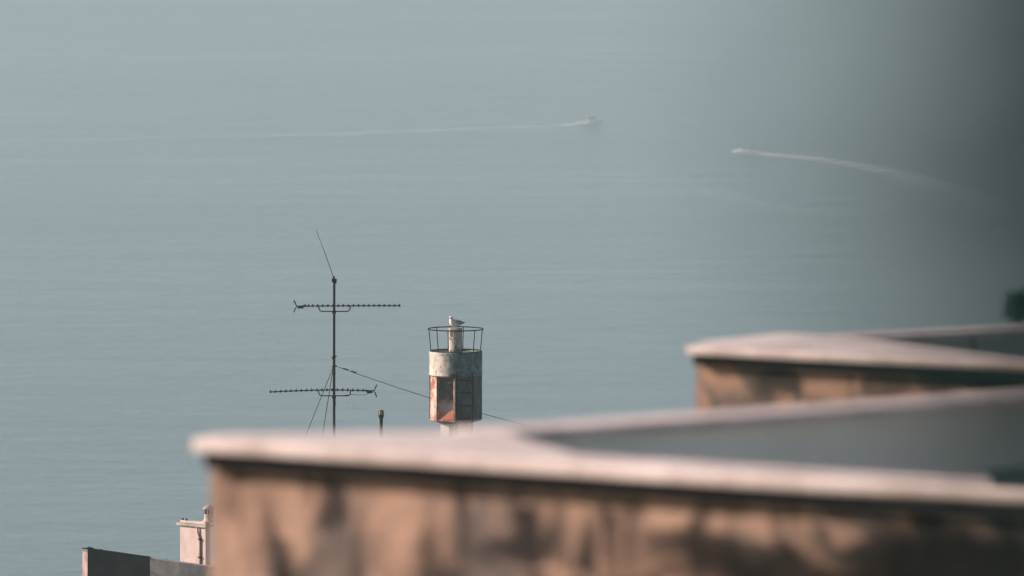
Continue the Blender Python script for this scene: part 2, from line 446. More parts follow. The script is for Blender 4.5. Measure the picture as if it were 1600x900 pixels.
# the end of the wall is plastered and faces left, into the sun
e = L(129, 858, 213.2)
pw = slab('parapet_wall', [(137, 857.5), (180, 863.5), (234, 871.5)], 0, 0.2, M['bitumen'], t_, lambda i: 213.2 - 0.12 * i, zr - 0.01)
pw['label'] = 'blackened stretch of the sloping parapet'
o = slab('parapet_wall', [(234.3, 872.3), (280, 878.6), (345, 888)], 0, 0.2, M['grey_render'], t_, lambda i: 212.96 - 0.12 * i, zr - 0.01)
o['label'] = 'grey rendered stretch of the sloping parapet'
q0 = L(128.5, 858.5, 213.3); q1 = L(137, 857.6, 213.15)
b = MB(); b.prism([(q0.x, q0.y + 0.06), (q1.x - 0.002, q1.y - 0.0), (q1.x - 0.002, q1.y + 0.22), (q0.x, q0.y + 0.24)], zr, q1.z - 0.06, 0.008)
end = b.build('end_post', simple('weathered_pink_render', (0.36, 0.27, 0.235), 0.9, (0.10, 0.085, 0.08), 4.5, stretch=(1, 1, 0.6)), t_)
def capstrip(a, b_, mat, nm='capping'):
    d1 = (b_ - a); m = MB()
    m.tube([a + Vector((0, 0.1, 0.008)), a + d1 * 0.5 + Vector((0, 0.1, 0.006)), b_ + Vector((0, 0.1, 0.008))], 0.013, 6)
    return m.build(nm, mat, t_)
capstrip(L(129, 857.2, 213.2) + Vector((0, -0.1, 0)), L(234, 871, 212.96) + Vector((0, -0.1, 0)), M['black_metal'])
moss = simple('dark_moss', (0.02, 0.028, 0.02), 0.95)
for (px, py, sz) in ((139, 856.5, .045), (143, 856.4, .03), (157, 859.0, .03), (208, 867.6, .035), (214, 869, .025), (259, 875, .032), (262, 875.6, .024), (273, 878, .022), (309, 883, .028)):
    q = L(px, py, 213); m = MB()
    bb = bmesh.new(); bmesh.ops.create_icosphere(bb, subdivisions=2, radius=sz)
    for v in bb.verts: v.co *= rnd.uniform(0.7, 1.25)
    m.add(bb); o = m.build('moss_tuft', moss, t_, loc=q + Vector((0, 0.06, -0.01))); o.scale = (1.3, 1, 0.6)
# chimney stack: its wide face looks left, towards the sun
cx = L(305, 850, 213.9)
ch = link('chimney', None, parent=t_, loc=(cx.x, cx.y, zr), rz=R(-45))
del_ = P(304, 822, 213.9).z - ROOF
M['pink'] = simple('pale_pink_plaster', (0.60, 0.515, 0.48), 0.9, (0.46, 0.37, 0.33), 3.5, bmp=0.006, stretch=(1, 1, 0.4))
wch = 0.47
c_body = MB().box(-0.34, 0.34, -0.06, 0.06, 0, del_, 0.012).mesh('chimney')
link('stack', c_body, M['pink'], ch)
cap_m = simple('weathered_cement', (0.42, 0.38, 0.35), 0.9, (0.25, 0.24, 0.22), 6, bmp=0.008)
MB().box(-0.39, 0.39, -0.11, 0.11, del_ + 0.002, del_ + 0.05, 0.01).build('capping', cap_m, ch)
MB().box(-0.34, 0.34, -0.06, 0.06, del_ + 0.052, del_ + 0.095, 0.015).build('crown', M['pink'], ch)
MB().tube([(0.15, -0.095, del_), (0.17, -0.085, del_ - 0.12), (0.21, -0.08, del_ - 0.22), (0.21, -0.08, 0.1)], 0.018, 8).build('pipe', simple('ochre_pipe', (0.42, 0.25, 0.15), 0.7, (0.25, 0.15, 0.1)), ch, True)
for zz in (0.22, 0.55):
    MB().box(0.18, 0.24, -0.105, -0.061, del_ - zz - 0.015, del_ - zz + 0.015, 0.004).build('pipe_bracket', M['black_metal'], ch)
cw = MB()
cw.lathe([(0.12, 0), (0.115, 0.02), (0.09, 0.04), (0.085, 0.12), (0.095, 0.135), (0.06, 0.14)], 16)
cw.build('chimney_pot', M['pink'], ch, True, loc=(0.30, 0.06, del_ + 0.094))
for k in range(4):
    a_ = R(45 + 90 * k)
    MB().box(-0.015, 0.015, -0.015, 0.015, 0, 0.10).build('cowl_post', M['black_metal'], ch, loc=(0.30 + 0.055 * math.cos(a_), 0.06 + 0.055 * math.sin(a_), del_ + 0.232))
MB().lathe([(0.12, 0), (0.115, 0.015), (0.065, 0.055), (0.012, 0.085)], 16).build('cowl', cap_m, ch, True, loc=(0.30, 0.06, del_ + 0.33))
for (x_, y_) in ((-0.30, -0.03), (-0.19, -0.04)):
    MB().tube([(x_, y_, del_ + 0.09), (x_ + .01, y_, del_ + 0.125)], [0.012, 0.022], 8).build('peg', M['black_metal'], ch)

# ------------------------------------------------------------------ beacon lantern
def Zp(y): return P(712, y, DL).z - ROOF
X0 = P(712, 600, DL).x
beacon = thing('beacon_lantern', (X0, P(712, 600, DL).y, ROOF), 'rusty octagonal beacon lantern with ladder and round top railing', 'beacon')
def paint(name, base, base2, rust, grime, rust_cut=(0.5, 0.62), grime_cut=(0.55, 0.7), scale=5.0, shade_tint=None):
    m, nt, b = mat_base(name)
    c = mixc(nt, ramp(nt, noise(nt, scale, 5, 0.6), 0.35, 0.65), base, base2)
    c = mixc(nt, ramp(nt, noise(nt, scale * 0.8, 6, 0.65, stretch=(1, 1, 0.45), offset=(5, 2, 9)), *grime_cut), c, grime)
    if shade_tint:                                   # mottled green tone: the drum's shaded right side put into the colour
        tc = N(nt, 'TexCoord'); sp = N(nt, 'SeparateXYZ'); nt.links.new(tc.outputs['Object'], sp.inputs[0])
        ad = N(nt, 'Math', operation='MULTIPLY_ADD'); nt.links.new(noise(nt, 5, 6, 0.7, offset=(7, 7, 1)), ad.inputs[0]); ad.inputs[1].default_value = 0.55; nt.links.new(sp.outputs['X'], ad.inputs[2])
        c = mixc(nt, ramp(nt, ad.outputs[0], 0.06, 0.26), c, mixc(nt, ramp(nt, noise(nt, 9, 6, 0.75), 0.36, 0.64), shade_tint, tuple(x * 3.2 for x in shade_tint)))
    rf = ramp(nt, noise(nt, scale * 0.7, 6, 0.65, offset=(1, 8, 3)), *rust_cut)
    c = mixc(nt, rf, c, mixc(nt, noise(nt, 22, 4), rust, tuple(x * 0.4 for x in rust)))
    c = mixc(nt, ramp(nt, noise(nt, 26, 3, 0.6, stretch=(1, 1, 0.5)), 0.60, 0.68), c, grime)
    nt.links.new(c, b.inputs['Base Color']); b.inputs['Roughness'].default_value = 0.75
    bump(nt, b, noise(nt, scale * 5, 5), 0.5, 0.008)
    return m
M['drum'] = paint('peeling_white_drum_paint', (0.62, 0.58, 0.50), (0.38, 0.39, 0.35), (0.28, 0.13, 0.08), (0.05, 0.09, 0.085), (0.66, 0.76), (0.50, 0.68), 6, (0.045, 0.075, 0.073))
M['body_paint'] = paint('peeling_lantern_paint', (0.085, 0.12, 0.115), (0.05, 0.078, 0.076), (0.16, 0.06, 0.035), (0.03, 0.04, 0.04), (0.64, 0.76), (0.45, 0.65), 5)
M['rusty'] = paint('rust_red_panel_paint', (0.66, 0.55, 0.46), (0.55, 0.40, 0.32), (0.36, 0.115, 0.065), (0.12, 0.09, 0.08), (0.34, 0.58), (0.60, 0.75), 7)
M['vent'] = paint('streaked_vent_paint', (0.60, 0.54, 0.47), (0.42, 0.38, 0.33), (0.25, 0.12, 0.07), (0.07, 0.08, 0.07), (0.68, 0.8), (0.42, 0.58), 9)
RB = 0.467
zb0, zb1 = Zp(655.5), Zp(585)
ang = lambda k: R(-1 + 45 * k)
vtx = lambda a, r=RB: Vector((r * math.sin(a), -r * math.cos(a), 0))
for k in range(8):
    a0, a1 = ang(k - 1), ang(k)               # k=0 is the facet left of centre
    va, vb_ = vtx(a0), vtx(a1); t = (vb_ - va).normalized(); n = Vector((t.y, -t.x, 0)); wd = (vb_ - va).length
    rot = math.atan2(t.y, t.x)
    if k == 0:
        # buckled sheet set back in a frame: the lower right corner is bent outwards and catches the sun
        H = zb1 - zb0; fw = 0.035
        f = MB(); f.box(0.001, fw * 0.7, 0, 0.13, 0, H); f.box(wd - fw, wd - 0.001, 0, 0.09, 0, H)
        f.box(fw * 0.7, wd - fw, 0, 0.09, H - 0.03, H); f.box(fw * 0.7, wd - fw, 0.0, 0.09, 0, 0.03)
        fr = f.build('window_frame', M['rusty'], beacon, loc=(va.x, va.y, zb0), rz=rot)
        g = bmesh.new(); nx, nz = 24, 40; gv = []
        for j in range(nz + 1):
            for i in range(nx + 1):
                u, v = i / nx, j / nz
                line = 0.10 + 0.42 * u                     # crease from lower left to upper right
                dep = 0.015 + 0.125 * u + 0.007 * math.sin(u * 5 + v * 9) + 0.005 * math.sin(v * 21 - u * 4)
                if v < line:
                    dep *= max(0.0, v / line)
                dep = max(0.004, dep)
                gv.append(g.verts.new((0.02 + u * (wd - 0.04), dep, 0.02 + v * (H - 0.04))))
        for j in range(nz):
            for i in range(nx):
                g.faces.new((gv[j * (nx + 1) + i], gv[j * (nx + 1) + i + 1], gv[(j + 1) * (nx + 1) + i + 1], gv[(j + 1) * (nx + 1) + i]))
        me = bpy.data.meshes.new('buckled_panel'); g.to_mesh(me); g.free()
        m, nt2, bs = mat_base('buckled_sheet_painted_shade')
        tc = N(nt2, 'TexCoord'); sp = N(nt2, 'SeparateXYZ'); nt2.links.new(tc.outputs['Object'], sp.inputs[0])
        nz_ = noise(nt2, 7, 5, 0.6)
        ad = N(nt2, 'Math', operation='MULTIPLY_ADD'); nt2.links.new(nz_, ad.inputs[0]); ad.inputs[1].default_value = -0.16; nt2.links.new(sp.outputs['Z'], ad.inputs[2])
        c = mixc(nt2, ramp(nt2, ad.outputs[0], 0.16, 0.02), mixc(nt2, ramp(nt2, ad.outputs[0], 0.20, 0.34), (0.34, 0.315, 0.29), mixc(nt2, ramp(nt2, noise(nt2, 7, 5), 0.35, 0.65), (0.035, 0.043, 0.042), (0.11, 0.115, 0.11))), (0.46, 0.15, 0.08))  # shaded top and sunlit lower part put into the colour; rust at foot
        c = mixc(nt2, ramp(nt2, noise(nt2, 12, 5, 0.7), 0.62, 0.70), c, (0.42, 0.36, 0.31))
        nt2.links.new(c, bs.inputs['Base Color']); bs.inputs['Roughness'].default_value = 0.7
        sheet = link('buckled_panel', me, m, beacon, True, loc=(va.x, va.y, zb0), rz=rot)
        sheet['label'] = 'buckled rusty sheet with its lower corner bent outwards'
    else:
        mt = M['rusty'] if k == 7 else M['body_paint']
        pn = MB().box(0.002, wd - 0.002, 0, 0.02, 0, zb1 - zb0, 0.003).build('panel', mt, beacon, loc=(va.x, va.y, zb0), rz=rot)
        if k == 7: pn['label'] = 'sunlit panel of flaking rust-red paint'
    # corner bead
    MB().tube([vtx(a1, RB + 0.004) + Vector((0, 0, zb0)), vtx(a1, RB + 0.004) + Vector((0, 0, zb1))], 0.011, 6).build('corner_bead', M['body_paint'], beacon)
MB().lathe([(RB + 0.006, zb0 - 0.012), (RB + 0.012, zb0), (RB - 0.002, zb0 + 0.012)], 8, R(-91), cap=False).build('bottom_rim', M['rusty'], beacon)
MB().lathe([(0.27, zb0 - 0.075), (RB, zb0 - 0.013)], 8, R(-91)).build('skirt', M['body_paint'], beacon)
MB().lathe([(0.295, 0), (0.295, zb0 - 0.05)], 8, R(-91 + 22.5)).build('column', simple('pale_column_paint', (0.42, 0.43, 0.41), 0.8, (0.30, 0.31, 0.29), 5), beacon)
# upper drum with a slightly dented rim
zd0, zd1 = zb1 - 0.006, Zp(548.2)
dm = MB().lathe([(0.30, zd0 + 0.004), (0.484, zd0), (0.490, zd0 + 0.012), (0.485, zd0 + 0.03), (0.485, zd0 + 0.14), (0.484, zd0 + 0.27), (0.486, zd1 - 0.02), (0.486, zd1), (0.470, zd1), (0.470, zd1 - 0.04), (0.10, zd1 - 0.03)], 64, wob=0.0015)
dm.build('drum', M['drum'], beacon, True)
# railing
ztop = Zp(513.4)
rail = MB().ring(0.503, 0.0105, ztop, 64, 8).build('railing', M['black_metal'], beacon, True)
for k in range(6):
    a_ = R(-16 + 60 * k)
    MB().tube([vtx(a_, 0.462) + Vector((0, 0, zd1 - 0.03)), vtx(a_, 0.502) + Vector((0, 0, ztop))], 0.0095, 6).build('post', M['black_metal'], rail, True)
MB().ring(0.462, 0.008, zd1 + 0.004, 48, 6).build('base_ring', M['black_metal'], rail, True)
# vent pipe
vx = -0.003
zv = Zp(512.6)
MB().lathe([(0.128, zd1 - 0.035), (0.121, zd1 + 0.02), (0.121, zv - 0.02), (0.124, zv - 0.008), (0.118, zv), (0.02, zv + 0.004)], 32).build('vent_pipe', M['vent'], beacon, True, loc=(vx, 0, 0))
# ladder
ly = -RB - 0.075
lx = [(713.2 - 712) * SL, (737.6 - 712) * SL]
lad = link('ladder', None, parent=beacon, loc=(0, 0, 0))
for x_ in lx:
    MB().tube([(x_, ly, 0.02), (x_, ly, Zp(583)), (x_, ly + 0.02, Zp(580.5)), (x_, ly + 0.07, Zp(579.5)), (x_, -0.45, Zp(580))], 0.0185, 8).build('rail', M['black_metal'], lad, True)
zz = Zp(590)
while zz > 0.1:
    MB().tube([(lx[0], ly, zz), (lx[1], ly, zz)], 0.014, 6).build('rung', M['black_metal'], lad, True)
    zz -= 20.1 * SL
for (px, py, s_) in ((708.5, 584, 0.035), (712, 581, 0.025), (706, 582, 0.02)):   # clamp lump where the ladder meets the drum
    bb = bmesh.new(); bmesh.ops.create_icosphere(bb, subdivisions=2, radius=s_)
    m = MB(); m.add(bb); m.build('clamp', M['dark_metal'], beacon, loc=((px - 712) * SL, -0.495, Zp(py)))
MB().lathe([(0.03, 0), (0.034, 0.01), (0.034, 0.03), (0.02, 0.045)], 12).build('lamp_socket', simple('white_porcelain', (0.75, 0.74, 0.72), 0.4), beacon, True, loc=((734 - 712) * SL, -0.33, Zp(662)))

# ------------------------------------------------------------------ gull on the vent pipe
def gull():
    g = thing('gull', (X0 + vx - 0.01, beacon.location.y - 0.02, ROOF + zv + 0.005), 'small gull with white head and grey wings perched on the beacon', 'bird', rz=R(46))
    g.scale = (1.15, 1.45, 1.2)
    # spine from tail to beak, x = -forward (faces left)
    secs = [(0.17, 0.062, 0.004, 0.004), (0.14, 0.060, 0.020, 0.012), (0.09, 0.062, 0.040, 0.032), (0.04, 0.068, 0.055, 0.052), (-0.01, 0.078, 0.060, 0.062),
            (-0.05, 0.095, 0.050, 0.056), (-0.075, 0.120, 0.036, 0.040), (-0.082, 0.142, 0.029, 0.030), (-0.092, 0.160, 0.029, 0.029), (-0.108, 0.166, 0.022, 0.022), (-0.122, 0.163, 0.008, 0.008)]
    bm = bmesh.new(); rows = []
    for i, (x, z, wy, wz) in enumerate(secs):
        x2, z2 = secs[min(i + 1, len(secs) - 1)][:2]; x1, z1 = secs[max(i - 1, 0)][:2]
        t = Vector((x2 - x1, 0, z2 - z1)).normalized(); nrm = Vector((-t.z, 0, t.x))
        if nrm.z < 0 and i < 6: nrm = -nrm
        if i >= 6 and nrm.x > 0: nrm = nrm
        rows.append([bm.verts.new(Vector((x, 0, z)) + Vector((0, 1, 0)) * wy * math.cos(2 * math.pi * k / 14) + (-nrm if t.x < 0 and nrm.z < 0 else nrm) * wz * math.sin(2 * math.pi * k / 14)) for k in range(14)])
    for i in range(len(rows) - 1):
        for k in range(14):
            bm.faces.new((rows[i][k], rows[i][(k + 1) % 14], rows[i + 1][(k + 1) % 14], rows[i + 1][k]))
    bm.faces.new(rows[0]); bm.faces.new(rows[-1])
    bmesh.ops.recalc_face_normals(bm, faces=bm.faces[:])
    me = bpy.data.meshes.new('body'); bm.to_mesh(me); bm.free()
    link('body', me, simple('white_feathers', (0.82, 0.80, 0.78), 0.8, (0.74, 0.71, 0.69), 30), g, True)
    gm = simple('grey_feathers', (0.30, 0.31, 0.32), 0.8, (0.20, 0.21, 0.22), 26)
    bk = simple('black_feathers', (0.02, 0.02, 0.022), 0.8)
    for s in (-1, 1):
        wv = []; wb = bmesh.new()
        outline = [(-0.045, 0.122), (0.0, 0.135), (0.06, 0.122), (0.13, 0.098), (0.20, 0.082), (0.14, 0.072), (0.07, 0.062), (0.0, 0.072), (-0.04, 0.095)]
        inn = []; ou = []
        for (x, z) in outline:
            yb = 0.052 * max(0.12, 1 - ((x - 0.01) / 0.2) ** 2)
            inn.append(wb.verts.new((x, s * yb * 0.75, z))); ou.append(wb.verts.new((x, s * (yb + 0.012), z - 0.006)))
        n = len(outline)
        wb.faces.new(inn); wb.faces.new(ou)
        for k in range(n): wb.faces.new((inn[k], inn[(k + 1) % n], ou[(k + 1) % n], ou[k]))
        bmesh.ops.recalc_face_normals(wb, faces=wb.faces[:])
        me = bpy.data.meshes.new('wing'); wb.to_mesh(me); wb.free()
        wing = link('wing', me, gm, g)
        MB().tube([(0.12, s * 0.028, 0.084), (0.17, s * 0.018, 0.08), (0.225, s * 0.008, 0.082)], [0.012, 0.009, 0.002], 8).build('wing_tip', bk, wing, True)
        MB().tube([(-0.005, s * 0.022, 0.035), (-0.008, s * 0.024, 0.0)], 0.0045, 6).build('leg', simple('red_leg', (0.35, 0.08, 0.05), 0.6), g)
        bb = bmesh.new(); bmesh.ops.create_uvsphere(bb, u_segments=8, v_segments=6, radius=0.0045); m = MB(); m.add(bb)
        m.build('eye', bk, g, True, loc=(-0.108, s * 0.0215, 0.169))
    MB().tube([(-0.118, 0, 0.163), (-0.138, 0, 0.160), (-0.154, 0, 0.153)], [0.008, 0.006, 0.0015], 8).build('beak', simple('yellow_beak', (0.5, 0.28, 0.06), 0.5), g, True)
gull()

# ------------------------------------------------------------------ antenna mast
DM = 215.4
SM = DM / FPX
mp_ = P(522, 600, DM)
mast = thing('antenna_mast', (mp_.x, mp_.y, ROOF), 'tall dark television antenna mast with two long aerials and guy wires', 'antenna')
def A(px, py, dy=0.0):
    q = P(px, py, DM); return Vector((q.x - mp_.x, dy, q.z - ROOF))
MB().tube([(0, 0, 0), A(522, 556)], 0.0245, 12).build('lower_tube', M['dark_metal'], mast, True)
MB().tube([A(522.1, 560), A(522.4, 436)], 0.0225, 12).build('upper_tube', M['dark_metal'], mast, True)
def lump(px, py, sx, sz, nm='clamp', dy=0.0):
    q = A(px, py, dy); b = MB(); b.box(-sx, sx, -0.04, 0.04, -sz, sz, min(sx, sz) * 0.35)
    return b.build(nm, M['dark_metal'], mast, loc=q)
lump(522.4, 437.5, 0.046, 0.032, 'head_bracket'); lump(521.6, 433.5, 0.02, 0.03, 'head_bracket'); lump(523.5, 440.5, 0.03, 0.018, 'head_bracket')
lump(522.2, 487, 0.036, 0.026); lump(522, 557.5, 0.030, 0.02); lump(520.4, 559.5, 0.022, 0.014); lump(524.5, 556.2, 0.024, 0.007)
lump(523.4, 571.8, 0.036, 0.011, 'guy_collar'); lump(521.5, 573, 0.028, 0.022, 'guy_collar'); lump(522, 583, 0.03, 0.008, 'guy_collar'); lump(522, 620.5, 0.036, 0.026)
MB().tube([A(521.4, 433), A(508, 395), A(494, 357.5)], [0.0075, 0.006, 0.004], 6).build('whip_aerial', M['dark_metal'], mast, True)
def yagi(boom_px, elems, vend, dirn, brk, box, yb):
    pts = [A(x, y) + Vector((0, -0.045, 0)) for x, y in boom_px]
    ya = MB().tube(pts, 0.0105, 8).build('aerial', M['dark_metal'], mast, True)
    rod_me = MB().tube([(0, -0.16, 0), (0, 0.16, 0)], 0.009, 6).mesh('director_rod'); rod_me.materials.append(M['dark_metal'])
    ins_me = MB().box(-0.015, 0.015, -0.02, 0.02, -0.021, 0.023, 0.003).mesh('rod_clip'); ins_me.materials.append(M['cable'])
    for i, (x, y) in enumerate(elems):
        r_ = link('director_rod', rod_me, None, ya, loc=A(x, y - 0.3) + Vector((0, -0.045, 0.012)))
        r_.rotation_euler = (rnd.uniform(-.03, .03), 0, rnd.uniform(-.05, .05))
        r_.scale = (1, rnd.uniform(0.85, 1.05), 1)
        link('rod_clip', ins_me, None, ya, loc=A(x, y) + Vector((0, -0.045, 0.0)))
    vx_, vy_ = vend
    for sgn in (-1, 1):
        tip = (vx_ + dirn * 4.2, vy_ + sgn * 8.2)
        MB().tube([A(vx_, vy_, -0.045), A(vx_ + dirn * 2.2, vy_ + sgn * 3.5, -0.045), A(*tip, -0.045)], 0.0095, 6).build('reflector_arm', M['dark_metal'], ya, True)
        for f_ in (0.55, 1.0):
            q = A(vx_ + dirn * 4.2 * f_, vy_ + sgn * 8.2 * f_)
            MB().tube([q + Vector((0, -0.3, 0)), q + Vector((0, 0.2, 0))], 0.008, 6).build('reflector_rod', M['dark_metal'], ya, True)
    q = A(*box); MB().box(-0.055, 0.055, -0.03, 0.03, -0.022, 0.022, 0.006).build('dipole_box', M['cable'], ya, loc=q + Vector((0, -0.07, 0)))
    x0, x1, yt, yl = brk
    MB().tube([A(x0, yt, -.045), A(x0 + .5, yl - 4, -.045), A(x0 + 1.6, yl - 1.5, -.045), A(x0 + 4.5, yl, -.045), A(x1 - 4.5, yl, -.045), A(x1 - 1.6, yl - 1.5, -.045), A(x1 - .5, yl - 4, -.045), A(x1, yt, -.045)], 0.0105, 8).build('cradle', M['dark_metal'], ya, True)
    # folded dipole: a flat loop beside the box
    q = A(box[0] + dirn * -5, box[1] - 2, -.045)
    MB().tube([q + Vector((-.02, -.15, 0)), q + Vector((.02, -.15, 0)), q + Vector((.02, .15, 0)), q + Vector((-.02, .15, 0)), q + Vector((-.02, -.15, 0))], 0.007, 6).build('dipole', M['dark_metal'], ya)
yagi([(464, 477.3), (540, 476.8), (625, 476.6)], [(477 + 0.2, 477)] + [(482.5, 477), (488.6, 477)] + [(496.5 + 8.0 * i, 476.8) for i in range(17)], (464, 477.3), -1, (498.3, 547.5, 477.5, 485.6), (470, 479), 485)
def y2(x):
    return 609.0 + 3.2 * max(0, (515 - x) / 93) ** 1.4 + 1.3 * max(0, (x - 530) / 54)
yagi([(x, y2(x)) for x in (422.5, 440, 460, 480, 500, 522, 545, 565, 584)], [(422.5 + 8.05 * i, y2(422.5 + 8.05 * i)) for i in range(19)], (584, 610.4), 1, (497.7, 548, 609.5, 618.2), (577.5, 612), 618)
MB().tube([A(577, 614, -.07), A(572, 616.4, -.07), A(560, 616.9, -.07), A(549, 616.2, -.05), A(526, 619, -.03)], 0.0045, 6).build('feed_cable', M['cable'], mast, True)
MB().tube([A(523.8, 622, -.03), A(524.3, 632, -.035), A(523, 642, -.03), A(522.8, 660, -.03), Vector((0.03, -.03, 0.05))], 0.006, 6).build('feed_cable', M['cable'], mast, True)
def wire(p_from, p_mid, n=14, sag=0.0, r=0.0058, dyend=0.0):
    a_, m_ = A(*p_from), A(*p_mid)
    a_.y = 0; k_ = (a_.z - 0.05) / max(1e-3, a_.z - m_.z)
    k_ = min(k_, 3.2)
    e_ = a_ + (m_ - a_) * k_; e_.y = dyend
    pts = []
    for i in range(n + 1):
        t = i / n; q = a_.lerp(e_, t); q.z -= sag * 4 * t * (1 - t); pts.append(q)
    return MB().tube(pts, r, 6).build('guy_wire', M['dark_metal'], mast, True)
wire((520.5, 574), (480.5, 672), dyend=-1.6)
wire((520.3, 577), (505, 672), dyend=2.6, r=0.0065)
# the long wire runs to the right behind the beacon
a_ = A(525, 572); e_ = A(860, 679) + Vector((0, 0.6, 0))
pts = []
for i in range(25):
    t = i / 24; q = a_.lerp(e_, t); q.z -= 0.06 * 4 * t * (1 - t); pts.append(q)
f_ = (A(860, 679) - A(800, 663.5)); end = pts[-1] + Vector((6.5, 0.6, -2.3)); pts.append(end)
MB().tube(pts, 0.0062, 6).build('guy_wire', M['dark_metal'], mast, True)
for px, py in ((540, 576.6), (553, 581)):
    MB().tube([A(px - 4, py - 1.2), A(px + 4, py + 1.3)], 0.012, 8).build('turnbuckle', M['dark_metal'], mast, True)

# ------------------------------------------------------------------ small lamp on a pole
lp = P(595.6, 660, 214.6)
lamp = thing('signal_lamp', (lp.x, lp.y, ROOF), 'short pole with small glass lamp between mast and beacon', 'lamp')
def LZ(y): return P(595.6, y, 214.6).z - ROOF
MB().tube([(0, 0, 0), (0, 0, LZ(655))], 0.030, 12).build('pole', M['dark_metal'], lamp, True)
MB().lathe([(0.026, LZ(656)), (0.036, LZ(654.5)), (0.036, LZ(653.5)), (0.05, LZ(650.5)), (0.05, LZ(649.3)), (0.04, LZ(648.5))], 16).build('socket', M['black_metal'], lamp, True)
gm, nt, b = mat_base('amber_lamp_glass')
nt.links.new(mixc(nt, noise(nt, 14, 3), (0.62, 0.50, 0.16), (0.36, 0.29, 0.12)), b.inputs['Base Color']); b.inputs['Roughness'].default_value = 0.15; b.inputs['Transmission Weight'].default_value = 0.35
MB().lathe([(0.036, LZ(648.6)), (0.040, LZ(646.5)), (0.040, LZ(643.5)), (0.034, LZ(642))], 16).build('glass', gm, lamp, True)
for k in range(6):
    a_ = R(60 * k + 10)
    MB().tube([(0.045 * math.cos(a_), 0.045 * math.sin(a_), LZ(649)), (0.047 * math.cos(a_), 0.047 * math.sin(a_), LZ(642))], 0.006, 6).build('guard_bar', M['black_metal'], lamp)
MB().lathe([(0.05, LZ(642.4)), (0.048, LZ(641.4)), (0.03, LZ(640.6)), (0.01, LZ(640.2))], 16).build('cap', simple('verdigris_cap', (0.10, 0.11, 0.06), 0.6), lamp, True)

